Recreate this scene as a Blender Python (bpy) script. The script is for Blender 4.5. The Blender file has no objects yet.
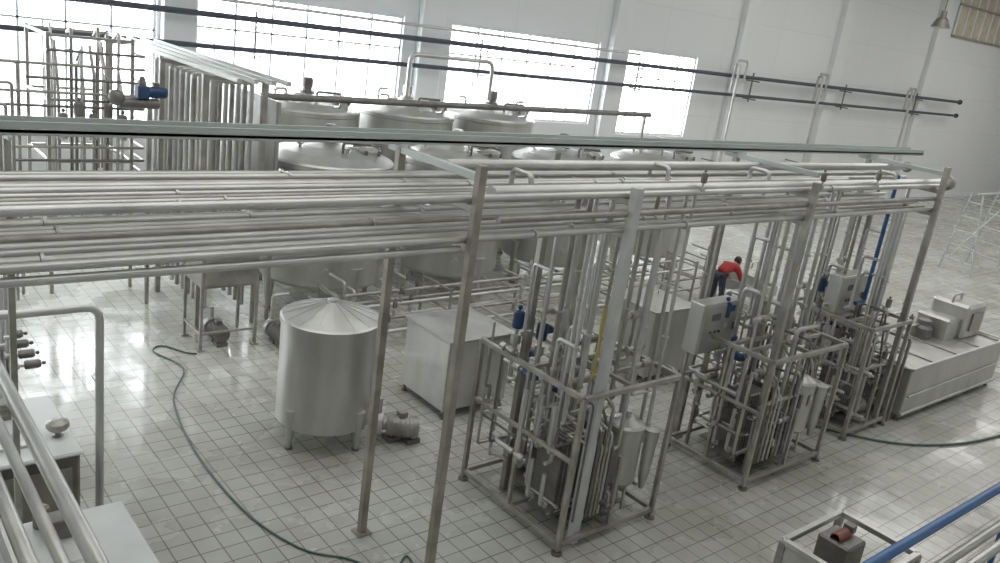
import bpy, math, random
from mathutils import Vector, Matrix
random.seed(7)
sc=bpy.context.scene
try:
    sc.view_settings.view_transform='Standard'
    sc.view_settings.gamma=1.1
except Exception: pass

# ------------------------------------------------------------ materials
def new_mat(name):
    m=bpy.data.materials.new(name); m.use_nodes=True
    nt=m.node_tree; b=nt.nodes['Principled BSDF']
    return m,nt,b
def mat(name,col,rough=.5,metal=0.,var=.12,scale=6.,stretch=(1,1,1),bump=0.):
    m,nt,b=new_mat(name)
    b.inputs['Metallic'].default_value=metal
    tc=nt.nodes.new('ShaderNodeTexCoord'); mp=nt.nodes.new('ShaderNodeMapping')
    mp.inputs['Scale'].default_value=stretch
    nz=nt.nodes.new('ShaderNodeTexNoise'); nz.inputs['Scale'].default_value=scale; nz.inputs['Detail'].default_value=4
    nt.links.new(tc.outputs['Object'],mp.inputs[0]); nt.links.new(mp.outputs[0],nz.inputs['Vector'])
    cr=nt.nodes.new('ShaderNodeValToRGB')
    a=[max(0,c*(1-var)) for c in col]; z=[min(1,c*(1+var)) for c in col]
    cr.color_ramp.elements[0].position=.3; cr.color_ramp.elements[0].color=(*a,1)
    cr.color_ramp.elements[1].position=.7; cr.color_ramp.elements[1].color=(*z,1)
    nt.links.new(nz.outputs['Fac'],cr.inputs[0]); nt.links.new(cr.outputs[0],b.inputs['Base Color'])
    mr=nt.nodes.new('ShaderNodeMapRange'); mr.inputs['To Min'].default_value=max(.02,rough*.8); mr.inputs['To Max'].default_value=min(1,rough*1.25)
    nt.links.new(nz.outputs['Fac'],mr.inputs['Value']); nt.links.new(mr.outputs[0],b.inputs['Roughness'])
    if bump>0:
        bp=nt.nodes.new('ShaderNodeBump'); bp.inputs['Strength'].default_value=bump; bp.inputs['Distance'].default_value=.01
        nt.links.new(nz.outputs['Fac'],bp.inputs['Height']); nt.links.new(bp.outputs[0],b.inputs['Normal'])
    return m
STEEL=mat('stainless_steel',(.52,.515,.49),.36,.8,.14,3,(1,1,.3))
PIPE=mat('pipe_steel',(.54,.535,.52),.36,.75,.14,2)
DARK=mat('dark_steel',(.18,.17,.16),.45,.5,.25,5)
FRAME=mat('frame_steel',(.36,.345,.315),.42,.6,.25,4)
RUST=mat('weathered_steel',(.33,.30,.255),.5,.5,.3,4)
GALV=mat('galvanised_tray',(.44,.48,.465),.45,.25,.08,2)
PALE=mat('pale_column_paint',(.53,.54,.52),.45,.2,.1,3)
BLACK=mat('black_lagging',(.05,.055,.075),.55,0,.2,3)
BLUE=mat('blue_enamel',(.02,.055,.14),.4,.1,.2,8)
BLUEP=mat('blue_pipe_paint',(.03,.11,.28),.4,.1,.1,8)
RED=mat('red_cloth',(.34,.025,.025),.9,0,.15,20)
REDP=mat('red_paint',(.20,.06,.04),.5,0,.2,10)
WHITE=mat('white_paint',(.72,.74,.73),.4,0,.05,3)
YEL=mat('yellow_tag',(.5,.36,.08),.5,0,.1,3)
HOSE=mat('green_hose',(.08,.13,.11),.5,0,.15,8)
TROU=mat('dark_cloth',(.03,.035,.05),.9,0,.2,20)
SKIN=mat('skin',(.42,.25,.17),.6,0,.06,15)
HAIR=mat('hair',(.012,.01,.01),.6,0,.2,40)
WFR=mat('window_frame_white',(.70,.73,.75),.4,0,.03,3)
CARD=mat('beige_blind',(.50,.45,.34),.8,0,.15,3)

# ------------------------------------------------------------ mesh builder
class MB:
    def __init__(s,name): s.name=name; s.v=[]; s.f=[]; s.m=[]; s.sm=[]; s.mats=[]
    def mi(s,m):
        if m not in s.mats: s.mats.append(m)
        return s.mats.index(m)
    def add(s,vs,fs,m,smooth=False):
        o=len(s.v); k=s.mi(m); s.v+= [tuple(p) for p in vs]
        for f in fs: s.f.append(tuple(i+o for i in f)); s.m.append(k); s.sm.append(smooth)
    def box(s,c,sz,m,rot=None,ch=None):
        hx,hy,hz=sz[0]/2,sz[1]/2,sz[2]/2
        b=ch if ch is not None else min(hx,hy,hz)*.12
        vs=[];fs=[]
        idx={}
        for sx in(-1,1):
            for sy in(-1,1):
                for szz in(-1,1):
                    for ax in range(3):
                        p=[sx*(hx-b),sy*(hy-b),szz*(hz-b)]
                        p[ax]=(sx*hx,sy*hy,szz*hz)[ax]
                        idx[(sx,sy,szz,ax)]=len(vs); vs.append(Vector(p))
        for ax in range(3):
            o=[a for a in range(3) if a!=ax]
            for sg in(-1,1):
                q=[]
                for a,bb in((-1,-1),(1,-1),(1,1),(-1,1)):
                    k=[0,0,0]; k[ax]=sg;k[o[0]]=a;k[o[1]]=bb
                    q.append(idx[(k[0],k[1],k[2],ax)])
                fs.append(q)
        for ax in range(3):
            o=[a for a in range(3) if a!=ax]
            for a in(-1,1):
                for bb in(-1,1):
                    k1=[0,0,0];k1[o[0]]=a;k1[o[1]]=bb;k2=list(k1);k1[ax]=-1;k2[ax]=1
                    fs.append([idx[(*k1,o[0])],idx[(*k2,o[0])],idx[(*k2,o[1])],idx[(*k1,o[1])]])
        for sx in(-1,1):
            for sy in(-1,1):
                for szz in(-1,1):
                    fs.append([idx[(sx,sy,szz,0)],idx[(sx,sy,szz,1)],idx[(sx,sy,szz,2)]])
        M=rot if rot is not None else Matrix.Identity(3)
        C=Vector(c)
        s.add([C+M@p for p in vs],fs,m)
    def bar(s,p0,p1,w,m,h=None):
        p0=Vector(p0);p1=Vector(p1);d=p1-p0;L=d.length
        if L<1e-5:return
        d.normalize();up=Vector((0,0,1)) if abs(d.z)<.95 else Vector((1,0,0))
        x=d;y=up.cross(x).normalized();z=x.cross(y)
        M=Matrix((x,y,z)).transposed()
        s.box((p0+p1)/2,(L,w,h or w),m,M)
    def tube(s,path,r,m,seg=8,bend=None,cap=True):
        P=[Vector(p) for p in path]
        if bend is None: bend=.1 if callable(r) else r*2.2
        pts=[P[0]]
        for i in range(1,len(P)-1):
            a=(P[i-1]-P[i]);b=(P[i+1]-P[i])
            if a.length<1e-6 or b.length<1e-6: continue
            if bend<=0: pts.append(P[i]); continue
            q=min(bend,a.length*.45,b.length*.45)
            A=P[i]+a.normalized()*q;B=P[i]+b.normalized()*q
            for k in range(5):
                t=k/4; pts.append(A*(1-t)**2+P[i]*2*t*(1-t)+B*t*t)
        pts.append(P[-1])
        n=len(pts);T=[]
        for i in range(n):
            d=pts[min(i+1,n-1)]-pts[max(i-1,0)]
            T.append(d.normalized() if d.length>1e-9 else Vector((0,0,1)))
        u=T[0].orthogonal().normalized()
        vs=[];fs=[]
        for i in range(n):
            u=(u-T[i]*u.dot(T[i]))
            u=u.normalized() if u.length>1e-6 else T[i].orthogonal().normalized()
            w=T[i].cross(u)
            rr=r(i/(n-1)) if callable(r) else r
            for k in range(seg):
                a=2*math.pi*k/seg; vs.append(pts[i]+(u*math.cos(a)+w*math.sin(a))*rr)
        for i in range(n-1):
            for k in range(seg):
                k2=(k+1)%seg; fs.append((i*seg+k,i*seg+k2,(i+1)*seg+k2,(i+1)*seg+k))
        s.add(vs,fs,m,True)
        if cap:
            s.add(vs[:seg],[tuple(range(seg))[::-1]],m); s.add(vs[-seg:],[tuple(range(seg))],m)
    def lathe(s,c,prof,m,seg=32,axis=(0,0,1),smooth=True):
        ax=Vector(axis).normalized();u=ax.orthogonal().normalized();w=ax.cross(u);C=Vector(c)
        for j in range(len(prof)-1):
            (r0,z0),(r1,z1)=prof[j],prof[j+1]
            vs=[];fs=[]
            for (r,z) in((r0,z0),(r1,z1)):
                for k in range(seg):
                    a=2*math.pi*k/seg; vs.append(C+ax*z+(u*math.cos(a)+w*math.sin(a))*max(r,1e-4))
            for k in range(seg):
                k2=(k+1)%seg; fs.append((k,k2,seg+k2,seg+k))
            s.add(vs,fs,m,smooth)
    def ball(s,c,r,m,sc3=(1,1,1),seg=16):
        vs=[];fs=[];n=seg//2;C=Vector(c)
        for i in range(n+1):
            t=math.pi*i/n
            for k in range(seg):
                a=2*math.pi*k/seg
                vs.append(C+Vector((r*sc3[0]*math.sin(t)*math.cos(a),r*sc3[1]*math.sin(t)*math.sin(a),r*sc3[2]*math.cos(t))))
        for i in range(n):
            for k in range(seg):
                k2=(k+1)%seg; fs.append((i*seg+k,(i+1)*seg+k,(i+1)*seg+k2,i*seg+k2))
        s.add(vs,fs,m,True)
    def done(s,parent=None):
        me=bpy.data.meshes.new(s.name); me.from_pydata(s.v,[],s.f)
        for m in s.mats: me.materials.append(m)
        me.polygons.foreach_set('material_index',s.m); me.polygons.foreach_set('use_smooth',s.sm)
        me.update()
        ob=bpy.data.objects.new(s.name,me); sc.collection.objects.link(ob)
        if parent: ob.parent=parent
        return ob

# ------------------------------------------------------------ common parts
def motor_pump(b,x,y,z,d=(1,0),s=1.,col=FRAME):
    dx,dy=d; ax=(dx,dy,0); c=Vector((x,y,z+.17*s))
    b.lathe(c,[(0,-.02*s),(.11*s,0),(.12*s,.03*s),(.12*s,.30*s),(.10*s,.34*s),(0,.35*s)],col,18,ax)
    for i in range(6):
        t=(.05+.045*i)*s
        b.lathe(c,[(.12*s,t),(.13*s,t+.004*s),(.13*s,t+.014*s),(.12*s,t+.018*s)],col,18,ax)
    b.lathe(c,[(0,-.16*s),(.13*s,-.15*s),(.14*s,-.10*s),(.13*s,-.05*s),(.06*s,-.04*s),(.05*s,0)],STEEL,18,ax)
    b.tube([c+Vector((-dx*.1*s,-dy*.1*s,.1*s)),c+Vector((-dx*.1*s,-dy*.1*s,.3*s))],.03*s,PIPE)
    for t in(.06,.26):
        p=c+Vector((dx*t*s,dy*t*s,0)); b.box((p.x,p.y,z+.03*s),(.16*s,.16*s,.06*s),DARK)
    b.box(c+Vector((dx*.15*s,dy*.15*s,.14*s)),(.09*s,.09*s,.07*s),col)
def valve(b,p,ax,col=BLUE,s=1.):
    p=Vector(p);a=Vector(ax)
    b.lathe(p,[(.0,-.06*s),(.055*s,-.055*s),(.06*s,0),(.055*s,.055*s),(.025*s,.06*s),(.025*s,.12*s)],STEEL,12,a)
    b.lathe(p,[(.02*s,.12*s),(.06*s,.13*s),(.065*s,.16*s),(.065*s,.30*s),(.05*s,.33*s),(0,.34*s)],col,12,a)
    b.ball(p+a*.37*s,.03*s,col)
def clamp(b,p,ax,r):
    b.lathe(p,[(r,-.014),(r*1.7,-.012),(r*1.7,.012),(r,.014)],STEEL,10,ax)

# ------------------------------------------------------------ room
WY=20.2; XL=-6.0; XR=60.0; YF=-6.0; ZC=11.2
def floor_mat():
    m,nt,b=new_mat('floor_tiles')
    tc=nt.nodes.new('ShaderNodeTexCoord')
    br=nt.nodes.new('ShaderNodeTexBrick'); br.offset=0; br.squash=1
    br.inputs['Scale'].default_value=1; br.inputs['Brick Width'].default_value=.26; br.inputs['Row Height'].default_value=.26
    br.inputs['Mortar Size'].default_value=.009; br.inputs['Mortar Smooth'].default_value=.3
    br.inputs['Color1'].default_value=(.53,.535,.495,1); br.inputs['Color2'].default_value=(.47,.475,.435,1)
    br.inputs['Mortar'].default_value=(.22,.20,.17,1)
    nt.links.new(tc.outputs['Object'],br.inputs['Vector'])
    nz=nt.nodes.new('ShaderNodeTexNoise'); nz.inputs['Scale'].default_value=.6; nz.inputs['Detail'].default_value=6
    nt.links.new(tc.outputs['Object'],nz.inputs['Vector'])
    cr=nt.nodes.new('ShaderNodeValToRGB'); cr.color_ramp.elements[0].position=.35; cr.color_ramp.elements[0].color=(.74,.72,.68,1)
    cr.color_ramp.elements[1].position=.62; cr.color_ramp.elements[1].color=(1,1,1,1)
    nt.links.new(nz.outputs['Fac'],cr.inputs[0])
    mx=nt.nodes.new('ShaderNodeMix'); mx.data_type='RGBA'; mx.blend_type='MULTIPLY'; mx.inputs[0].default_value=1
    nt.links.new(br.outputs['Color'],mx.inputs[6]); nt.links.new(cr.outputs[0],mx.inputs[7]); nt.links.new(mx.outputs[2],b.inputs['Base Color'])
    n2=nt.nodes.new('ShaderNodeTexNoise'); n2.inputs['Scale'].default_value=1.1; n2.inputs['Detail'].default_value=5
    nt.links.new(tc.outputs['Object'],n2.inputs['Vector'])
    mr=nt.nodes.new('ShaderNodeMapRange'); mr.inputs['From Min'].default_value=.42; mr.inputs['From Max'].default_value=.58
    mr.inputs['To Min'].default_value=.11; mr.inputs['To Max'].default_value=.34
    nt.links.new(n2.outputs['Fac'],mr.inputs['Value']); nt.links.new(mr.outputs[0],b.inputs['Roughness'])
    b.inputs['Specular IOR Level'].default_value=.85
    bp=nt.nodes.new('ShaderNodeBump'); bp.inputs['Strength'].default_value=.35; bp.inputs['Distance'].default_value=.004; bp.invert=True
    nt.links.new(br.outputs['Fac'],bp.inputs['Height']); nt.links.new(bp.outputs[0],b.inputs['Normal'])
    return m
def wall_mat():
    m,nt,b=new_mat('wall_panels')
    tc=nt.nodes.new('ShaderNodeTexCoord'); mp=nt.nodes.new('ShaderNodeMapping'); mp.inputs['Rotation'].default_value=(math.pi/2,0,0)
    nt.links.new(tc.outputs['Object'],mp.inputs[0])
    br=nt.nodes.new('ShaderNodeTexBrick'); br.offset=0
    br.inputs['Scale'].default_value=1; br.inputs['Brick Width'].default_value=3.4; br.inputs['Row Height'].default_value=1.8
    br.inputs['Mortar Size'].default_value=.018
    br.inputs['Color1'].default_value=(.73,.745,.75,1); br.inputs['Color2'].default_value=(.715,.73,.735,1); br.inputs['Mortar'].default_value=(.66,.675,.68,1)
    nt.links.new(mp.outputs[0],br.inputs['Vector']); nt.links.new(br.outputs['Color'],b.inputs['Base Color'])
    b.inputs['Roughness'].default_value=.45
    return m
FLOOR=floor_mat(); WALL=wall_mat(); PLAST=mat('plaster_white',(.73,.745,.75),.6,0,.03,1)
f=MB('floor'); f.box(((XL+XR)/2,(YF+WY)/2,-.1),(XR-XL+.6,WY-YF+.6,.2),FLOOR,ch=0); f.done()
c=MB('ceiling'); c.box(((XL+XR)/2,(YF+WY)/2,ZC+.1),(XR-XL+.6,WY-YF+.6,.2),PLAST,ch=0); c.done()
w=MB('wall_left'); w.box((XL-.15,(YF+WY)/2,ZC/2),(.3,WY-YF,ZC),PLAST,ch=0); w.done()
w=MB('wall_right'); w.box((XR+.15,(YF+WY)/2,ZC/2),(.3,WY-YF,ZC),PLAST,ch=0); w.done()
w=MB('wall_front'); w.box(((XL+XR)/2,YF-.15,ZC/2),(XR-XL,.3,ZC),PLAST,ch=0); w.done()
wins=[(-5.0,-.6,2.4,5.8),(.2,6.6,2.4,5.8),(7.5,13.1,3.1,5.75),(14.7,20.7,3.1,5.75),(22.1,25.8,2.8,5.7)]
w=MB('wall_back'); T=.3
def wb(x0,x1,z0,z1,m=WALL): w.box(((x0+x1)/2,WY+T/2,(z0+z1)/2),(x1-x0,T,z1-z0),m,ch=0)
xs=XL
for (a,bb,z0,z1) in wins:
    wb(xs,a,0,ZC); wb(a,bb,0,z0); wb(a,bb,z1,ZC); xs=bb
wb(xs,XR,0,ZC)
w.done()
for i,xc in enumerate((-.2,7.05,13.9,21.4,28.2,35.0,43.6)):
    w=MB('trim_%d'%(i+1)); w.box((xc,WY-.12,ZC/2),(.75,.24,ZC),PLAST); w.done()
t=MB('baseboard_back'); t.box(((XL+XR)/2,WY-.02,.1),(XR-XL,.04,.2),PLAST); t.done()
for i,(a,bb,z0,z1) in enumerate(wins):
    g=MB('window_%d'%(i+1)); y=WY+.12
    g.box(((a+bb)/2,y,z0+.04),(bb-a,.1,.08),WFR); g.box(((a+bb)/2,y,z1-.04),(bb-a,.1,.08),WFR)
    n=max(3,round((bb-a)/.95))
    for k in range(n+1):
        x=a+.03+(bb-a-.06)*k/n; g.box((x,y,(z0+z1)/2),(.05,.07,z1-z0),WFR)
    zt=z0+(z1-z0)*.68
    g.box(((a+bb)/2,y,zt),(bb-a,.07,.05),WFR)
    for k in range(n):
        x=a+(bb-a)*(k+.5)/n
        if k%2==0: g.box((x,y-.02,z0+(zt-z0)*.5),(.035,.05,zt-z0),WFR)
    g.done()
g=MB('window_6'); gx0,gx1,gz0,gz1=45.2,54,8.35,10.7; y=WY-.05
g.box(((gx0+gx1)/2,y+.02,(gz0+gz1)/2),(gx1-gx0,.05,gz1-gz0),CARD,ch=0)
for k in range(10): g.box((gx0+(gx1-gx0)*k/9,y-.03,(gz0+gz1)/2),(.1,.08,gz1-gz0),WFR)
for z in(gz0,gz0+1.5,gz1): g.box(((gx0+gx1)/2,y-.03,z),(gx1-gx0+.1,.1,.1),RUST)
g.done()
o=MB('exterior_building'); 
for x,wd,h in((4,9,3.6),(16,8,3.4),(28,10,4.2)):
    o.box((x,WY+14,h/2),(wd,5,h),WHITE)
    for k in range(int(wd)): o.box((x-wd/2+.5+k,WY+11.5,h-1.1),(.5,.06,.9),GALV)
o.box((15,WY+16,-.1),(90,31,.2),WHITE,ch=0)
o.done()

p=MB('black_lagged_pipework')
for z,y,r in((5.22,19.72,.07),(4.52,19.72,.06)):
    p.tube([(XL+.05,y,z),(47.2,y,z)],r,BLACK,10)
p.tube([(XL+.05,19.6,5.6),(22,19.6,5.55)],.04,PIPE)
for x in (2,8.8,15.6,22.4,29,36,42.8):
    p.bar((x,19.6,5.1),(x,WY-.005,5.1),.05,DARK); p.bar((x,19.6,4.41),(x,WY-.005,4.41),.05,DARK); p.bar((x,19.93,4.3),(x,19.93,5.4),.05,DARK)
p.lathe((47.2,19.72,5.22),[(.07,0),(.13,.01),(.13,.06),(0,.07)],BLACK,12,(1,0,0)); p.lathe((47.2,19.72,4.52),[(.06,0),(.12,.01),(.12,.06),(0,.07)],BLACK,12,(1,0,0))
p.done()
for x,zt in((27.2,5.7),(33.0,5.6),(41.,5.5)):
    q=MB('hose_station')
    q.tube([(x,19.55,4.6),(x,19.55,zt),(x,19.35,zt),(x,19.35,1.0)],.055,PIPE,8,.12)
    q.tube([(x+.7,19.55,5.0),(x+.7,19.55,zt+.1),(x,19.5,zt+.1)],.045,PIPE,8,.1)
    q.bar((x,19.35,2),(x,WY-.005,2),.04,DARK); q.box((x,19.32,1.0),(.14,.14,.2),REDP)
    q.done()

# ------------------------------------------------------------ pipe rack
rk=MB('pipe_rack')
YN,YFAR=6.0,7.35
posts=[(-2.6,4.62),(4.88,4.72),(10.72,4.5),(14.65,4.72)]
for i,(x,zt) in enumerate(posts):
    mm=RUST if x==4.88 else FRAME
    rk.bar((x,YN,0),(x,YN,zt),.085,mm); rk.bar((x,YFAR,0),(x,YFAR,4.62),.085,mm if x==4.88 else FRAME)
    for yy in(YN,YFAR): rk.box((x,yy,.015),(.18,.18,.03),mm)
    for zz in(4.60,4.3,3.92): rk.bar((x,YN,zz),(x,YFAR+.2,zz),.07,FRAME if zz<4.5 else GALV)
rk.bar((7.08,YN,0),(7.08,YN,4.48),.11,PALE); rk.bar((7.08,YFAR,0),(7.08,YFAR,4.6),.09,FRAME)
for zz in(4.3,3.92): rk.bar((7.08,YN,zz),(7.08,YFAR,zz),.07,FRAME)
rk.bar((7.0,6.08,2.2),(7.0,6.08,3.1),.025,YEL)
rk.bar((1.3,YFAR,0),(1.3,YFAR,4.62),.05,FRAME)
ups=[6.12,6.22,6.32,6.42,6.55,6.68,6.8,6.92,7.05,7.22]
pm=[PIPE,PIPE,STEEL,FRAME]
for i,y in enumerate(ups):
    r=random.choice([.025,.032,.038,.045]); z=4.34+r
    x1=random.choice([15.0,14.9,12.8,15.1]); rk.tube([(XL+.1,y,z),(x1,y,z)],r,pm[i%4],10)
    for k in range(3): clamp(rk,(random.uniform(-1,14),y,z),(1,0,0),r*.9)
for i,y in enumerate([6.08,6.18,6.28,6.38,6.5,6.6,6.7,6.82,6.96,7.1,7.25]):
    r=random.choice([.024,.03,.036,.042]); z=3.96+r
    x1=random.choice([15.0,12.2,14.2,10.9,11.5,14.8]); rk.tube([(XL+.1,y,z),(x1,y,z)],r,pm[(i+1)%4],10)
    for k in range(3): clamp(rk,(random.uniform(-1,14),y,z),(1,0,0),r*.9)
rk.tube([(XL+.1,6.08,3.9),(4.8,6.08,3.9)],.035,PIPE,10)
for y,z,r in((6.2,4.30,.08),(6.95,4.42,.06)):
    rk.tube([(5.2,y,z+.1),(15.25,y,z+.1)],r,PIPE,12)
    rk.lathe((15.25,y,z+.1),[(r,0),(r*1.6,.01),(r*1.6,.07),(0,.08)],RUST,14,(1,0,0))
rk.tube([(5.2,6.05,4.18),(14.6,6.05,4.18)],.035,FRAME)
for x in(5.8,8.4,10.2,13.4):
    y=random.choice(ups[:6]); rk.tube([(x,y,4.4),(x,y,4.55),(x,y+.3,4.55),(x,y+.3,4.4)],.03,PIPE,8,.07)
for x,y in((8.35,6.1),(11.0,6.08),(12.6,6.1)):
    valve(rk,(x,y,4.42),(0,0,1),DARK,.6)
rk.done()
tr=MB('cable_tray')
tr.bar((XL+.05,7.45,4.69),(16.6,7.45,4.69),.28,GALV,.03)
tr.bar((XL+.05,7.32,4.71),(16.6,7.32,4.71),.02,GALV,.11); tr.bar((XL+.05,7.58,4.71),(16.6,7.58,4.71),.02,GALV,.11)
for x in (-2.6,1.3,4.88,7.08,10.72,14.65): tr.bar((x,7.2,4.65),(x,7.6,4.65),.03,GALV)
tr.done()

# ------------------------------------------------------------ process tanks
def process_tank(x,y,R=1.2,zb=.66,zt=3.0,seed=0,name='process_tank'):
    rnd=random.Random(seed); b=MB(name)
    prof=[(.08,zb-.24),(R*.6,zb-.16),(R-.06,zb-.04),(R,zb+.03)]
    prof+=[(R,zb+.9),(R+.012,zb+.91),(R+.012,zb+.95),(R,zb+.96),(R,zt-.12),(R+.015,zt-.1),(R+.015,zt-.02),(R-.02,zt+.02),(R*.75,zt+.14),(R*.45,zt+.23),(.14,zt+.30),(.0,zt+.31)]
    b.lathe((x,y,0),prof,STEEL,48)
    for k in range(4):
        a=math.radians(5+90*k); px,py=x+(R-.1)*math.cos(a),y+(R-.1)*math.sin(a)
        b.tube([(px,py,zb+.4),(px,py,.03)],lambda t:.17-.12*t,STEEL,12); b.lathe((px,py,0),[(.08,0),(.08,.03),(.0,.04)],DARK,12)
    b.lathe((x,y,zt+.28),[(.17,0),(.17,.06),(.1,.07),(.1,.14),(.12,.15),(.12,.32),(.09,.35),(0,.36)],STEEL if seed%2 else DARK,16)
    mx,my=x+.55,y-.45
    b.lathe((mx,my,zt+.05),[(.27,0),(.27,.14),(.29,.15),(.29,.18),(.15,.24),(0,.26)],STEEL,24)
    b.bar((mx-.3,my,zt+.30),(mx+.3,my,zt+.30),.03,DARK)
    for k in range(6):
        a=k*math.pi/3; b.box((mx+.29*math.cos(a),my+.29*math.sin(a),zt+.2),(.05,.05,.1),DARK)
    for k in range(3):
        a=rnd.uniform(2,5.2); px,py=x+.7*math.cos(a),y+.7*math.sin(a)
        b.tube([(px,py,zt+.1),(px,py,zt+.3+.08*k),(px+.25*rnd.choice([-1,1]),py,zt+.3+.08*k)],.03,PIPE)
        b.lathe((px,py,zt+.26),[(.03,0),(.06,.0),(.06,.03),(.03,.03)],STEEL,12)
    b.tube([(x-.1,y-R*.55,zt+.12),(x-.1,y-R*.55,zt+.4),(x+.4,y-R*.7,zt+.4)],.028,DARK)
    b.box((x+.75,y-.1,zt+.22),(.2,.16,.14),DARK)
    b.tube([(x,y,zb-.2),(x,y,.3),(x,y-R-.3,.3)],.04,PIPE,10,.1); valve(b,(x,y-R-.15,.3),(0,0,1),STEEL,.8)
    a=math.radians(-115); b.lathe((x+R*math.cos(a),y+R*math.sin(a),zb+.35),[(.07,-.02),(.07,.05),(0,.06)],STEEL,16,(math.cos(a),math.sin(a),0))
    b.tube([(x+R+.02,y-.2,zb+.2),(x+R+.08,y-.2,zb+.2),(x+R+.08,y-.2,zt-.1)],.02,PIPE)
    return b.done()
for i,(x,y) in enumerate([(8.2,14.85),(11.25,14.8),(14.4,14.75),(17.9,14.75)]): process_tank(x,y,1.2 if i else 1.26,seed=i)
for i,x in enumerate([9.2,11.9,14.6]): process_tank(x,17.9,1.2,.8,3.55,seed=10+i,name='storage_tank')

q=MB('overhead_loop_pipe'); q.tube([(11.75,17.7,3.95),(11.75,17.7,4.93),(14.3,17.7,4.93),(14.3,17.7,3.95)],.055,PIPE,10,.2); q.done()
q=MB('overhead_header_pipe')
q.tube([(7.4,16.35,3.9),(19.2,16.35,4.0)],.07,DARK,10)
for x in(7.6,19.0): q.bar((x,16.35,0),(x,16.35,3.95),.08,FRAME)
for x in(9.2,11.9,14.5): q.tube([(x,16.35,3.95),(x,16.35,3.75),(x,16.6,3.72)],.03,PIPE)
q.done()

# ------------------------------------------------------------ conical-top buffer tank
b=MB('conical_top_tank'); x,y,R=5.6,9.72,.675
b.lathe((x,y,0),[(.05,.20),(R*.6,.24),(R-.04,.29),(R,.32),(R,1.74),(R+.02,1.75),(R+.02,1.81),(R-.01,1.83),(.08,2.03),(.07,2.06),(.0,2.07)],STEEL,48)
for k in range(4):
    a=math.radians(198+90*k); px,py=x+(R-.03)*math.cos(a),y+(R-.03)*math.sin(a)
    b.tube([(px,py,.6),(px,py,.02)],lambda t:.095-.06*t,STEEL,12); b.lathe((px,py,0),[(.055,0),(.055,.025),(0,.03)],DARK,12)
for k in range(16):
    a=2*math.pi*k/16; b.bar((x+.08*math.cos(a),y+.08*math.sin(a),2.035),(x+(R-.02)*math.cos(a),y+(R-.02)*math.sin(a),1.835),.006,STEEL)
b.tube([(x,y,.26),(x,y,.14),(6.1,9.4,.14)],.035,PIPE,10,.08)
b.done()
b=MB('centrifugal_pump'); motor_pump(b,6.36,9.2,0,(.8,-.6),1.35,FRAME); b.done()

# ------------------------------------------------------------ square balance tanks
def square_tank(x0,x1,y0,y1,h,name='square_balance_tank'):
    b=MB(name); cx,cy=(x0+x1)/2,(y0+y1)/2
    b.box((cx,cy,(h+.12)/2),(x1-x0,y1-y0,h-.12),STEEL,ch=.03)
    b.box((cx,cy,h+.01),(x1-x0+.05,y1-y0+.05,.03),STEEL,ch=.008)
    vs=[(x0,y0,h+.02),(x1,y0,h+.02),(x1,y1,h+.02),(x0,y1,h+.02),(cx-.1,cy-.1,h+.1),(cx+.1,cy-.1,h+.1),(cx+.1,cy+.1,h+.1),(cx-.1,cy+.1,h+.1)]
    b.add(vs,[(0,1,5,4),(1,2,6,5),(2,3,7,6),(3,0,4,7),(4,5,6,7)],STEEL)
    b.tube([(cx-.12,cy,h+.1),(cx-.12,cy,h+.18),(cx+.12,cy,h+.18),(cx+.12,cy,h+.1)],.012,STEEL)
    for px in(x0+.06,x1-.06):
        for py in(y0+.06,y1-.06): b.lathe((px,py,0),[(.05,0),(.05,.03),(.025,.04),(.025,.14)],DARK,10)
    b.bar((x0-.005,y0-.005,.14),(x0-.005,y0-.005,h),.02,STEEL)
    b.tube([(cx,y0,.3),(cx,y0-.2,.3),(cx,y0-.2,.1),(cx+.4,y0-.2,.1)],.03,PIPE)
    return b.done()
square_tank(7.45,8.72,9.35,10.55,1.28)
square_tank(11.75,12.95,9.0,10.2,1.4)

b=MB('valve_cabinet')
b.box((5.58,13.5,1.5),(1.0,.8,.8),FRAME,ch=.02); b.box((5.58,13.08,1.5),(.9,.03,.7),FRAME,ch=.01); b.box((5.95,13.05,1.5),(.03,.05,.14),DARK)
for px in(5.1,6.06):
    for py in(13.12,13.88): b.bar((px,py,0),(px,py,1.15),.05,FRAME); b.box((px,py,.012),(.12,.12,.024),FRAME)
b.bar((5.1,13.12,.3),(6.06,13.12,.3),.04,FRAME); b.bar((5.1,13.12,.3),(5.1,13.88,.3),.04,FRAME)
b.done()
b=MB('transfer_pump'); motor_pump(b,5.5,13.55,0,(0,-1),1.2,DARK); b.done()
b=MB('transfer_pump'); motor_pump(b,6.45,13.15,0,(0,-1),1.2,DARK); 
b.tube([(6.45,13.3,.4),(6.45,13.3,.8),(6.75,13.3,.8)],.035,PIPE); b.done()

b=MB('floor_pipe_manifold')
for i,(y,z) in enumerate([(12.2,.3),(12.35,.5),(12.5,.7),(12.65,.9),(12.8,.35),(12.95,.6)]):
    b.tube([(6.9+.2*i,y,z),(18.2-.4*i,y,z)],.036,(PIPE,FRAME)[i%2],8)
    xx=6.9+.2*i; b.tube([(xx,y,z),(xx,y,z+.25),(xx,13.2,z+.25)],.03,PIPE)
    for k in range(4):
        xv=8.2+3.1*k+.22*i; b.tube([(xv,y,z),(xv,y,.2+z),(xv,13.2,.2+z)],.026,PIPE); valve(b,(xv,y,z+.1),(0,0,1),STEEL if k%2 else DARK,.7)
for x in(7.2,9.5,12,14.5,17):
    for yy in(12.1,13.05): b.bar((x,yy,0),(x,yy,1.05),.045,FRAME)
    for zz in(.25,.6,1.0): b.bar((x,12.1,zz),(x,13.05,zz),.035,FRAME)
b.done()
b=MB('branch_pipework')
for i in range(5):
    xx=9.3+.22*i; b.tube([(xx,12.0,.25+.1*i),(xx,9.1,.25+.1*i)],.03,PIPE)
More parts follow.
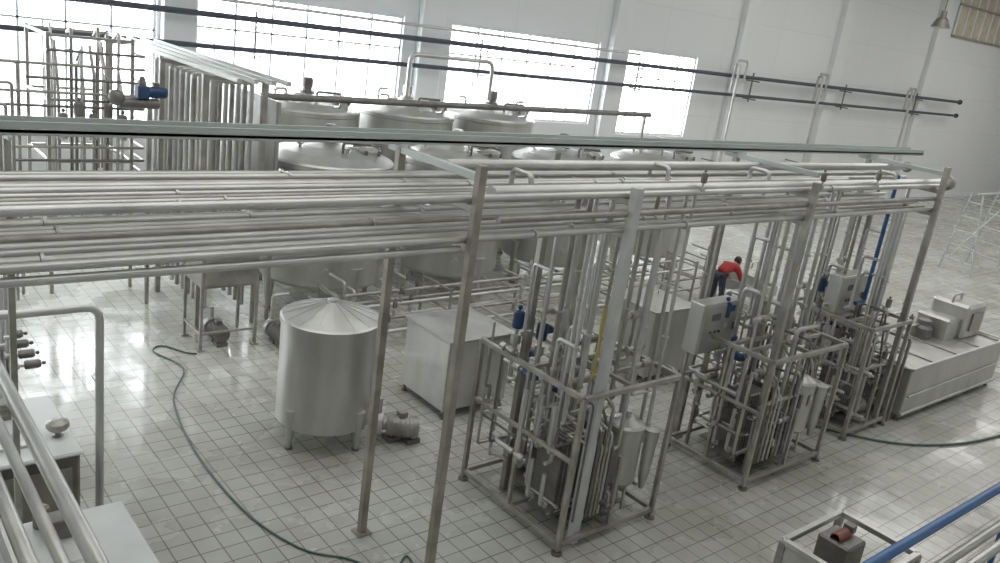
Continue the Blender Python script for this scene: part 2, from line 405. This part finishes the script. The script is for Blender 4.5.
for (x,y) in((9.2,11),(10.3,11),(9.2,9.2),(10.3,9.2)): b.bar((x,y,0),(x,y,.7),.04,FRAME)
b.bar((9.2,11,.22),(10.3,11,.22),.03,FRAME);b.bar((9.2,9.2,.22),(10.3,9.2,.22),.03,FRAME)
b.done()
b=MB('branch_pipework')
for i in range(4):
    xx=13.4+.2*i; b.tube([(xx,12.0,.3+.1*i),(xx,7.8,.3+.1*i)],.03,PIPE)
for (x,y) in((13.3,10.5),(14.1,10.5)): b.bar((x,y,0),(x,y,.7),.04,FRAME)
b.bar((13.3,10.5,.25),(14.1,10.5,.25),.03,FRAME)
b.done()
b=MB('valve_stand')
for k in range(4):
    x=9.0+.3*k; b.tube([(x,8.6,0),(x,8.6,1.6+.15*k),(x+.3,8.6,1.6+.15*k)],.03,PIPE); valve(b,(x,8.6,1.1),(0,-1,0),(DARK,BLUE)[k%2],.9)
for z in(.6,1.3): b.tube([(8.8,8.6,z),(10.1,8.6,z)],.035,FRAME)
b.done()

# ------------------------------------------------------------ pasteurizer skids
def skid(x0,x1,y0,y1,h,seed,drops=14,tank=True,panel=None,blue=2):
    rnd=random.Random(seed); b=MB('pasteurizer_skid'); W=.06
    C=[(x0,y0),(x1,y0),(x1,y1),(x0,y1)]
    for i,(x,y) in enumerate(C):
        b.bar((x,y,.05),(x,y,h),W,FRAME); b.lathe((x,y,0),[(.07,0),(.07,.025),(.025,.03),(.025,.08)],DARK,10)
        x2,y2=C[(i+1)%4]
        for z in(.14,h): b.bar((x,y,z),(x2,y2,z),W,FRAME)
    ym=(y0+y1)/2; xm=(x0+x1)/2
    b.bar((x0,ym,.14),(x1,ym,.14),W,FRAME); b.bar((xm,y0,.14),(xm,y1,.14),W,FRAME)
    b.bar((x0,ym,h),(x1,ym,h),W,FRAME); b.bar((x0,y0,h*.6),(x0,y1,h*.6),W*.8,FRAME)
    b.bar((x0,y0+.45,h),(x1,y0+.45,h),W*.8,FRAME); b.bar((xm,y0,h),(xm,y1,h),W*.8,FRAME)
    b.bar((x0,ym,.14),(x0,ym,h),W*.8,FRAME); b.bar((xm,y0,.14),(xm,y0,h*.55),W*.8,FRAME); b.bar((xm,ym,.14),(xm,ym,h),W*.8,FRAME)
    b.box((xm+.1,ym,.17),((x1-x0)*.6,(y1-y0)*.7,.015),DARK)
    px0,px1=x0+.18,x0+.78; py=y0+.55
    for px in(px0,px1): b.box((px,py,.78),(.04,.42,1.1),DARK)
    n=14
    for k in range(n):
        t=px0+.07+(px1-px0-.14)*k/(n-1); b.box((t,py,.78),(.02,.36,.98),FRAME if k%2 else DARK,ch=.003)
    for sy in(-.17,.17):
        for z in(.3,1.28): b.tube([(px0-.05,py+sy,z),(px1+.12,py+sy,z)],.015,PIPE,6)
    for sy in(-.12,.12):
        for z in(.42,1.14):
            b.tube([(px0-.02,py+sy,z),(px0-.16,py+sy,z),(px0-.16,py+sy,z+rnd.uniform(.3,.9))],.028,PIPE); clamp(b,(px0-.08,py+sy,z),(1,0,0),.03)
    if tank:
        tx,ty=x1-.42,y0+.35
        b.lathe((tx,ty,0),[(.03,.42),(.2,.5),(.235,.55),(.235,1.28),(.25,1.29),(.25,1.33),(.22,1.36),(.1,1.42),(.04,1.43),(.04,1.5),(0,1.51)],STEEL,28)
        for k in range(3):
            a=k*2.1+.4; b.tube([(tx+.19*math.cos(a),ty+.19*math.sin(a),.6),(tx+.2*math.cos(a),ty+.2*math.sin(a),.18)],.02,STEEL)
        b.tube([(tx+.24,ty,1.15),(tx+.36,ty,1.15),(tx+.36,ty,.4),(tx+.1,ty+.1,.3)],.022,PIPE)
        b.lathe((tx+.30,ty-.2,0),[(.03,.4),(.07,.6),(.1,1.25),(.11,1.27),(0,1.3)],STEEL,16)
    motor_pump(b,xm+.05,y0+.3,.18,(1,0),.95,FRAME); motor_pump(b,xm-.1,y1-.35,.18,(1,0),.95,DARK)
    motor_pump(b,xm+.35,ym+.15,.18,(0,1),.9,FRAME)
    for i in range(62):
        x=rnd.uniform(x0+.08,x1-.08); y=rnd.uniform(y0+.12,y1-.08); z=rnd.uniform(.35,1.4); P=[(x,y,z)]
        if tank and x>x1-.75 and y<y0+.7: continue
        ax=rnd.choice('xyz')
        for s in range(rnd.randint(2,4)):
            if ax=='z': z=rnd.uniform(.3,h+.35); ax=rnd.choice('xy')
            elif ax=='x': x=min(x1,max(x0,x+rnd.uniform(-.9,.9))); ax=rnd.choice('yz')
            else: y=min(y1,max(y0+.1,y+rnd.uniform(-.9,.9))); ax=rnd.choice('xz')
            P.append((x,y,z))
        r=rnd.choice([.018,.024,.028,.034]); b.tube(P,r,rnd.choice([PIPE,FRAME,STEEL,DARK]),8)
        clamp(b,P[0],(0,0,1),r)
        if i%3==0: valve(b,P[-1],rnd.choice([(0,0,1),(1,0,0),(0,-1,0)]),rnd.choice([STEEL,DARK,FRAME]),.7)
    for k in range(8):
        x=x0+.3+(x1-x0-1.2)*k/7; b.tube([(x,y0+.1,.3),(x,y0+.1,rnd.uniform(1.0,h)),(x,y0+.5,rnd.uniform(1.0,h))],.02,rnd.choice([PIPE,DARK,FRAME]),8)
    k=0
    while k<drops:
        x=rnd.uniform(x0,x1); y=rnd.uniform(6.05,7.3); zt=rnd.choice([3.98,4.36]); z1=rnd.uniform(.9,h)
        if panel and y<panel[1]+.1 and abs(x-panel[0]-(y-panel[1])*1.4)<.75: 
            if rnd.random()<.9: k+=.34; continue
        xx=min(x1,max(x0,x+rnd.uniform(-.5,.5))); r=rnd.choice([.022,.026,.032,.036])
        kk=int(k); b.tube([(x,y,zt),(x,y,z1),(xx,y,z1)],r,(PIPE,FRAME,STEEL,PIPE)[kk%4],8)
        zz=rnd.uniform(2.2,3.4); clamp(b,(x,y,zz),(0,0,1),r)
        if kk%3==0:
            y2=min(7.4,y+.3); b.tube([(x,y,zz),(x,y2,zz),(x,y2,zz-.9),(xx,y2,zz-.9)],r,PIPE,8); clamp(b,(x,y2,zz-.4),(0,0,1),r)
        if kk%3==1: valve(b,(x,y,zz-.5),(1,0,0),FRAME,.8)
        k+=1
    for k in range(blue):
        bx,by,bz=x0+.25+.25*k,y1-.35-.2*k,h+.12-.12*k
        b.tube([(bx,by,h-.4),(bx,by,bz+.0)],.035,PIPE); valve(b,(bx,by,bz),(0,0,1),BLUE,1.15); b.box((bx+.1,by,bz+.28),(.13,.1,.1),BLUE)
        valve(b,(bx,by-.12,bz-.35),(0,-1,0),BLUE,1.); valve(b,(bx+.15,by,bz-.25),(1,0,0),BLUE,.8)
    if panel:
        cx,cy,cz=panel
        b.box((cx,cy,cz),(.86,.26,.78),STEEL,ch=.015); b.box((cx,cy-.135,cz),(.80,.02,.72),STEEL,ch=.006)
        b.box((cx+.34,cy-.155,cz),(.03,.03,.12),DARK); b.box((cx-.12,cy-.15,cz+.18),(.2,.012,.1),DARK)
        for k in range(3): b.lathe((cx-.2+.1*k,cy-.145,cz-.05),[(.02,0),(.02,.02),(0,.025)],(REDP,HOSE,BLACK)[k],10,(0,-1,0))
        b.bar((cx-.25,cy+.13,0.0),(cx-.25,cy+.13,cz+.3),.05,FRAME); b.bar((cx+.25,cy+.13,0.),(cx+.25,cy+.13,cz+.3),.05,FRAME)
    return b.done()
skid(6.73,8.43,5.9,7.8,2.05,3,drops=18)
skid(10.32,12.3,5.75,7.2,2.0,5,drops=18,panel=(10.42,6.95,2.12),tank=True,blue=1)
skid(13.5,14.85,5.95,7.5,2.0,9,drops=20,panel=(14.05,6.85,2.28),tank=False,blue=1)
b=MB('blue_water_pipe'); b.tube([(14.3,6.6,4.45),(14.3,6.6,2.2),(14.0,6.6,2.2)],.035,BLUEP,10); b.done()
b=MB('valve_manifold')
for r in range(5):
    z=.3+.27*r
    b.tube([(15.13,6.0,z),(15.13,7.3,z)],.035,FRAME)
    for k in range(6):
        y=6.05+.22*k; valve(b,(15.1,y,z),(-1,0,0),FRAME if (k+r)%3 else DARK,.6); 
for y in(5.98,7.35): b.bar((15.14,y,0),(15.14,y,1.6),.05,FRAME)
b.bar((15.14,5.98,1.6),(15.14,7.35,1.6),.05,FRAME)
b.done()

b=MB('wash_trough'); x0,x1,y0,y1,h=15.28,19.5,5.85,7.25,1.04
t=.05
b.box(((x0+x1)/2,y0+t/2,h/2+.06),(x1-x0,t,h-.12),STEEL,ch=.02); b.box(((x0+x1)/2,y1-t/2,h/2+.06),(x1-x0,t,h-.12),STEEL,ch=.02)
b.box((x0+t/2,(y0+y1)/2,h/2+.06),(t,y1-y0,h-.12),STEEL,ch=.02); b.box((x1-t/2,(y0+y1)/2,h/2+.06),(t,y1-y0,h-.12),STEEL,ch=.02)
b.box(((x0+x1)/2,(y0+y1)/2,.97),(x1-x0-.06,y1-y0-.06,.04),STEEL)
for yy in (y0,y1): b.tube([(x0,yy,h),(x1,yy,h)],.035,STEEL,10)
for xx in (x0,x1): b.tube([(xx,y0,h),(xx,y1,h)],.035,STEEL,10)
b.tube([(x0+.1,y0-.02,.5),(x1-.1,y0-.02,.55)],.02,STEEL); b.tube([(x0,y0-.01,.15),(x1,y0-.01,.15)],.03,STEEL)
for k in range(1,4): b.box((x0+(x1-x0)*k/4,(y0+y1)/2,1.0),(.03,y1-y0-.1,.03),FRAME)
for xx in(x0+.1,(x0+x1)/2,x1-.1):
    for yy in(y0+.08,y1-.08): b.lathe((xx,yy,0),[(.06,0),(.06,.03),(.03,.04),(.03,.14)],DARK,10)
b.box((19.0,6.75,1.34),(.9,.8,.75),STEEL,ch=.06); b.box((18.25,6.8,1.2),(.5,.7,.48),STEEL,ch=.04)
b.lathe((17.75,6.85,0),[(.2,.98),(.2,1.2),(.14,1.26),(.14,1.36),(0,1.38)],DARK,20)
b.tube([(16.2,7.1,.95),(16.2,7.1,1.5),(17.3,7.1,1.5),(17.3,7.1,.95)],.03,PIPE)
b.tube([(15.6,7.0,.95),(15.6,7.0,1.7),(15.6,7.5,1.7),(15.6,7.5,.05)],.035,PIPE); b.tube([(15.9,6.9,1.0),(15.9,6.9,1.25),(18.1,6.9,1.25)],.028,PIPE)
for xx in(16.0,16.7,17.2): valve(b,(xx,6.9,1.25),(0,0,1),DARK,.7)
b.tube([(18.6,6.75,1.6),(18.6,6.75,1.85),(19.0,6.75,1.85),(19.0,6.75,1.7)],.03,PIPE); b.box((19.0,6.33,1.35),(.5,.02,.4),FRAME)
b.done()

# ------------------------------------------------------------ back-left tubular holding section
b=MB('tubular_holder_rack')
for k in range(4):
    x=5.5+.28*k; b.bar((x,12.95,4.55),(x,19.5,4.55),.07,PALE)
for y in(14.1,16.2,19.4):
    b.bar((5.4,y,4.45),(6.45,y,4.45),.07,FRAME)
    for x in(5.4,6.45): b.bar((x,y,0),(x,y,4.5),.09,FRAME)
for k in range(11):
    y=14.3+.28*k
    for x in(5.6,6.3): b.tube([(x,y,.3),(x,y,4.3)],.045,(PIPE,FRAME)[k%2],8)
    b.tube([(5.6,y,4.28),(5.6,y,4.38),(6.3,y,4.38),(6.3,y,4.28)],.045,PIPE,8)
b.box((6.75,15.7,3.0),(.05,3.2,2.2),STEEL,ch=.01)
for yy in (14.15,17.25): b.bar((6.75,yy,0),(6.75,yy,4.1),.06,FRAME)
b.done()
b=MB('pipe_manifold_frame')
for (x,y) in((3.6,16.6),(5.0,16.6),(3.6,18.2),(5.0,18.2)): b.bar((x,y,0),(x,y,4.75),.06,FRAME)
for z in(2.5,3.6,4.7):
    b.bar((3.6,16.6,z),(5.0,16.6,z),.05,FRAME);b.bar((3.6,18.2,z),(5.0,18.2,z),.05,FRAME);b.bar((3.6,16.6,z),(3.6,18.2,z),.05,FRAME);b.bar((5,16.6,z),(5,18.2,z),.05,FRAME)
rn=random.Random(4)
for k in range(20):
    x=3.62+.07*k; y=rn.uniform(16.5,18); b.tube([(x,y,rn.uniform(.3,2.4)),(x,y,rn.uniform(3.6,4.9)),(x,y+.3,rn.uniform(4.,4.9))],rn.choice([.02,.03]),(FRAME,PIPE,DARK)[k%3],8)
for k in range(10):
    z=2.3+.24*k; b.tube([(3.0+rn.uniform(-.8,.6),16.5,z),(5.2,16.5,z),(5.2,17.2,z)],.025,(FRAME,DARK)[k%2],8)
for k in range(5):
    valve(b,(3.8+.25*k,16.45,3.0+.2*(k%2)),(0,0,1),DARK,1.2)
b.done()
b=MB('blue_gear_motor'); zz=3.95; X=5.0
b.bar((X,15.6,0),(X,15.6,zz-.12),.07,FRAME)
b.lathe((X+.05,15.6,zz),[(0,-.2),(.09,-.19),(.1,0),(.1,.2),(.08,.24),(0,.25)],BLUE,16,(1,0,0)); b.box((X-.13,15.6,zz),(.2,.22,.22),BLUE); b.box((X+.1,15.6,zz+.13),(.1,.1,.08),DARK); b.lathe((X-.13,15.6,zz+.06),[(.07,0),(.07,.1),(.04,.2),(0,.21)],DARK,14)
b.tube([(X-.5,15.6,zz-.2),(X+.15,15.6,zz-.2)],.09,DARK,12); b.ball((X-.55,15.6,zz-.12),.14,DARK)
b.done()
b=MB('side_pipework')
for k in range(6):
    z=2.6+.32*k; y=15.2+.3*k; b.tube([(-2,y,0),(-2,y,z),(2.4+.15*k,y,z),(2.4+.15*k,y,0.0)],.03,FRAME,8)
b.done()

# ------------------------------------------------------------ hoses on floor
def hose(pts,name='floor_hose',r=.018):
    P=[Vector((x,y,r+.002)) for x,y in pts]; out=[]
    for i in range(len(P)-1):
        p0=P[max(i-1,0)];p1=P[i];p2=P[i+1];p3=P[min(i+2,len(P)-1)]
        for k in range(6):
            t=k/6; out.append(.5*((2*p1)+(p2-p0)*t+(2*p0-5*p1+4*p2-p3)*t*t+(3*p1-p0-3*p2+p3)*t**3))
    out.append(P[-1]); b=MB(name); b.tube(out,r,HOSE,8,0); return b.done()
hose([(5.0,13.0),(4.85,13.1),(4.6,13.5),(4.4,13.3),(4.6,12.5),(4.1,11.5),(3.85,10),(3.85,8.4),(4.1,7.4),(4.5,6.95),(4.75,6.5),(5.1,6.7),(4.95,6.2),(4.7,5.9)],r=.014)
hose([(13.3,7.4),(13.2,6.9),(13.9,5.8),(14.6,5.2),(15.8,4.75),(17.6,4.5),(19.5,4.3)],r=.022)

# ------------------------------------------------------------ left foreground machinery
b=MB('foreground_pipe'); b.tube([(2.22,8.3,0),(2.22,8.3,2.82),(-1.5,8.3,2.82)],.04,PIPE,12,.14)
b.tube([(2.22,8.3,2.0),(2.22,8.5,2.0)],.03,PIPE); b.lathe((2.22,8.3,0),[(.09,0),(.09,.03),(.05,.04)],STEEL,12); valve(b,(2.22,8.3,.45),(0,-1,0),DARK,.7)
b.tube([(-1.4,8.3,2.82),(-1.4,8.3,0)],.045,PIPE,12)
b.done()
def machine(x0,x1,y0,y1,h,name,mot=True):
    b=MB(name); cx,cy=(x0+x1)/2,(y0+y1)/2
    b.box((cx,cy,h/2+.05),(x1-x0,y1-y0,h-.1),DARK,ch=.03); b.box((cx,cy,h),(x1-x0+.05,y1-y0+.05,.05),WHITE,ch=.02)
    for px in(x0+.06,x1-.06):
        for py in(y0+.06,y1-.06): b.lathe((px,py,0),[(.05,0),(.05,.03),(.03,.04),(.03,.12)],DARK,10)
    b.box((x1+.005,cy,h*.55),(.015,(y1-y0)*.8,h*.6),DARK); b.box((cx,y0-.005,h*.55),((x1-x0)*.8,.015,h*.6),FRAME)
    if mot:
        b.lathe((cx+.3,cy-.3,h),[(.06,0),(.06,.03),(.03,.05),(.03,.10),(.10,.11),(.12,.14),(.11,.19),(.06,.22),(0,.225)],FRAME,20)
    b.box((cx-.1,cy+.35,h+.12),(.25,.2,.2),DARK); b.lathe((cx-.2,cy+.55,h+.02),[(.07,0),(.07,.2),(.0,.22)],DARK,14)
    b.box((cx-.15,cy-.3,h+.04),(.35,.3,.04),STEEL)
    return b.done()
machine(1.3,2.15,8.75,10.2,1.0,'filling_machine'); machine(1.2,2.25,6.4,7.7,.95,'filling_machine',False)
machine(.9,1.75,10.8,12.2,1.1,'filling_machine',False)
b=MB('valve_stand')
for k in range(4):
    y=11.0+.35*k; b.tube([(1.95,y,0),(1.95,y,1.5+.2*k),(1.85,y,1.5+.2*k)],.03,PIPE); valve(b,(1.95,y,1.1),(1,0,0),DARK,.9)
b.tube([(1.95,10.6,.5),(1.95,12.3,.5)],.035,PIPE); b.tube([(1.95,12.4,0),(1.95,12.4,3.3),(1.0,12.4,3.3)],.035,PIPE); b.tube([(2.0,13,0),(2.0,13,3.6)],.03,PIPE)
b.done()
b=MB('overhead_conveyor')
for x,r in((1.08,.05),(.93,.035),(.78,.05)): b.tube([(x,2.2,3.0),(x,9.5,3.0)],r,STEEL,14)
b.box((.45,5.8,2.96),(.5,7.4,.05),WHITE,ch=.01); b.box((.70,5.8,3.05),(.02,7.4,.16),STEEL)
for y in(2.6,6.2,9.3):
    b.bar((.15,y,2.9),(1.05,y,2.9),.05,FRAME)
    for x in(.2,): b.bar((x,y,0),(x,y,2.9),.07,FRAME)
b.done()

# ------------------------------------------------------------ bottom right machinery
b=MB('blue_handrail'); b.tube([(5.9,2.5,2.0),(10.5,2.5,2.0)],.05,BLUEP,14)
for x in(6.1,10.3): b.bar((x,2.5,0),(x,2.5,1.98),.05,BLUEP)
b.done()
b=MB('roller_conveyor')
for k in range(4): b.tube([(7.4,2.0-.16*k+.3,1.75),(10.6,2.0-.16*k+.3,1.75)],.05,STEEL,12)
for x in(7.6,10.4):
    for y in(1.75,2.35): b.bar((x,y,0),(x,y,1.72),.06,FRAME)
    b.bar((x,1.7,1.68),(x,2.4,1.68),.05,FRAME)
b.done()
b=MB('homogenizer'); x0,x1,y0,y1,h=8.25,9.5,3.0,3.95,.9
for (x,y) in((x0,y0),(x1,y0),(x1,y1),(x0,y1)): b.bar((x,y,0),(x,y,h),.08,FRAME)
for (p,q2) in(((x0,y0),(x1,y0)),((x1,y0),(x1,y1)),((x1,y1),(x0,y1)),((x0,y1),(x0,y0))):
    b.bar((*p,h),(*q2,h),.07,STEEL); b.bar((*p,.3),(*q2,.3),.06,FRAME)
b.box(((x0+x1)/2,(y0+y1)/2,.35),(x1-x0,y1-y0,.03),DARK); b.box((x0-.0,(y0+y1)/2,.6),(.03,y1-y0,.6),STEEL)
b.box((9.0,3.65,.65),(.4,.4,.5),DARK); b.lathe((8.95,3.65,.93),[(.06,-.14),(.07,-.12),(.07,.10),(0,.12)],REDP,14,(1,0,0)); b.box((9.12,3.65,.98),(.1,.12,.1),DARK)
b.tube([(9.3,3.2,.35),(9.3,3.2,.8),(8.6,3.2,.8)],.03,PIPE)
b.done()

# ------------------------------------------------------------ scaffold + lamps
b=MB('ladder_scaffold')
for x in(30.2,32.4):
    for s in(-.6,.6): b.tube([(x+s*.25,11.2+s,0),(x,11.2+s*.3,2.7)],.03,GALV)
    for k in range(5): 
        z=.4+.5*k; q=z/2.7; b.tube([(x-.15*(1-q),11.2-.6+.42*q,z),(x+.15*(1-q),11.2+.6-.42*q,z)],.022,GALV)
b.tube([(30.2,11.2,2.7),(32.4,11.2,2.7)],.03,GALV); b.tube([(30.2,11.5,.5),(32.4,11.1,2.2)],.02,GALV)
b.done()
for (x,y,z) in((23.2,16,7.75),(34.7,16,8.05)):
    b=MB('high_bay_lamp'); b.tube([(x,y,ZC-.01),(x,y,z+.5)],.025,DARK)
    b.lathe((x,y,z),[(.36,0),(.34,.05),(.22,.3),(.12,.4),(.11,.62),(0,.64)],DARK,24); b.lathe((x,y,z),[(.34,.01),(.2,.28),(0,.3)],WHITE,24); b.ball((x,y,z+.14),.1,WHITE)
    b.done()

# ------------------------------------------------------------ worker bending over a basin
def skin_obj(name,verts,edges,radii,m,root,parent,sub=2):
    me=bpy.data.meshes.new(name); me.from_pydata(verts,edges,[]); ob=bpy.data.objects.new(name,me); sc.collection.objects.link(ob)
    me.materials.append(m); ob.modifiers.new('skin','SKIN'); 
    for i,r in enumerate(radii):
        sv=me.skin_vertices[0].data[i]; sv.radius=r if isinstance(r,tuple) else (r,r); sv.use_root=(i==root)
    s=ob.modifiers.new('sub','SUBSURF'); s.levels=sub; s.render_levels=sub
    ob.modifiers['skin'].use_smooth_shade=True
    ob.parent=parent; return ob
wk=bpy.data.objects.new('worker',None); sc.collection.objects.link(wk); wk.location=(17.15,11.5,0)
V=[(0,0,.93),(.13,0,1.01),(.30,0,1.07),(.44,0,1.08),(.51,0,1.10),
   (.43,.19,1.05),(.50,.24,.86),(.62,.20,.74),
   (.43,-.19,1.05),(.50,-.24,.86),(.62,-.20,.74)]
E=[(0,1),(1,2),(2,3),(3,4),(3,5),(5,6),(6,7),(3,8),(8,9),(9,10)]
skin_obj('shirt',V,E,[(.15,.13),(.165,.14),(.18,.145),(.14,.12),.065,.085,.06,.045,.085,.06,.045],RED,0,wk)
V=[(0,0,.95),(-.02,.1,.86),(.05,.13,.47),(-.03,.15,.1),(.12,.16,.04),(-.02,-.1,.86),(.05,-.13,.47),(-.03,-.15,.1),(.12,-.16,.04)]
E=[(0,1),(1,2),(2,3),(3,4),(0,5),(5,6),(6,7),(7,8)]
skin_obj('trousers',V,E,[(.15,.13),.1,.075,.05,.04,.1,.075,.05,.04],TROU,0,wk)
h=MB('head'); o=Vector((.04,0,-.17))
def hb(c,*a,**k): h.ball(Vector(c)+o,*a,**k)
h.tube([Vector((.42,0,1.27))+o,Vector((.53,0,1.31))+o],.055,SKIN,14)
hb((.60,0,1.34),.1,SKIN,(1.05,.82,1.15),20); hb((.585,0,1.375),.104,HAIR,(1.0,.86,1.05),20)
hb((.70,0,1.30),.02,SKIN,(1,.7,1))
for s in(-1,1): hb((.59,s*.085,1.33),.024,SKIN,(.7,.4,1.2)); hb((.685,s*.035,1.325),.011,HAIR)
hb((.675,0,1.265),.02,REDP,(.5,1.2,.35)); h.done(wk)
for s in(-1,1):
    hd=MB('hand_left' if s>0 else 'hand_right'); bx,by,bz=.62,.20*s,.74
    hd.tube([(bx-.03,by,bz+.03),(bx+.03,by,bz-.02),(bx+.07,by,bz-.04)],lambda t:.03+.008*math.sin(t*3.1),SKIN,12)
    for k,L in enumerate((.065,.08,.075,.06)):
        yo=by+(k-1.5)*.02; hd.tube([(bx+.06,yo,bz-.03),(bx+.06+L*.5,yo,bz-.045),(bx+.06+L*.8,yo,bz-.08)],.009,SKIN,8,.01)
    hd.tube([(bx+.01,by-.03*s,bz-.01),(bx+.04,by-.06*s,bz-.03),(bx+.08,by-.055*s,bz-.05)],.011,SKIN,8,.01); hd.done(wk)
for s in(-1,1):
    sh=MB('shoe_left' if s>0 else 'shoe_right'); sh.ball((.05,.155*s,.045),.13,BLACK,(1.1,.38,.34)); sh.done(wk)
b=MB('wash_basin'); zt=.66; x0,x1,y0,y1=17.82,18.75,10.85,12.15
b.box(((x0+x1)/2,(y0+y1)/2,.42),(x1-x0,y1-y0,.03),STEEL)
for (cx,cy,sx,sy) in((x0,(y0+y1)/2,.03,y1-y0),(x1,(y0+y1)/2,.03,y1-y0),((x0+x1)/2,y0,x1-x0,.03),((x0+x1)/2,y1,x1-x0,.03)): b.box((cx,cy,.54),(sx,sy,.25),STEEL)
b.tube([(x0,y0,zt),(x1,y0,zt),(x1,y1,zt),(x0,y1,zt),(x0,y0,zt)],.02,STEEL)
for px in(x0+.1,x1-.1):
    for py in(y0+.1,y1-.1): b.bar((px,py,0),(px,py,.42),.05,FRAME)
b.tube([(x1-.05,11.5,.45),(x1-.05,11.5,1.1),(x1-.3,11.5,1.1),(x1-.3,11.5,.95)],.02,PIPE)
b.done()

# ------------------------------------------------------------ camera
Rr=Vector((.772,-.627,.138)); F=Vector((.631,.715,-.2905)).normalized()
Rr=(Rr-F*Rr.dot(F)).normalized(); U=Rr.cross(F)
cam=bpy.data.cameras.new('camera'); co=bpy.data.objects.new('camera',cam); sc.collection.objects.link(co)
M=Matrix((Rr,U,-F)).transposed().to_4x4(); M.translation=Vector((0,0,6)); co.matrix_world=M
cam.sensor_width=36; cam.lens=36*850/1000; cam.clip_end=300; sc.camera=co

# ------------------------------------------------------------ light
wd=bpy.data.worlds.new('sky'); sc.world=wd; wd.use_nodes=True
bg=wd.node_tree.nodes['Background']; bg.inputs[0].default_value=(.92,.97,1,1); bg.inputs[1].default_value=12
for i,(a,bb,z0,z1) in enumerate(wins):
    l=bpy.data.lights.new('portal','AREA'); l.shape='RECTANGLE'; l.size=bb-a; l.size_y=z1-z0; l.cycles.is_portal=True
    o=bpy.data.objects.new('window_portal_light',l); sc.collection.objects.link(o); o.location=((a+bb)/2,WY+.35,(z0+z1)/2); o.rotation_euler=(-math.pi/2,0,0)
for x in(4,16,30,46):  # added fill lamps, unseen under the ceiling, brighten the hall; no real fixtures
    l=bpy.data.lights.new('fill_area','AREA'); l.shape='RECTANGLE'; l.size=9; l.size_y=14; l.energy=450 if x<20 else 850; l.color=(1,.985,.95)
    o=bpy.data.objects.new('overhead_fill_light',l); sc.collection.objects.link(o); o.location=(x,8,ZC-.1)
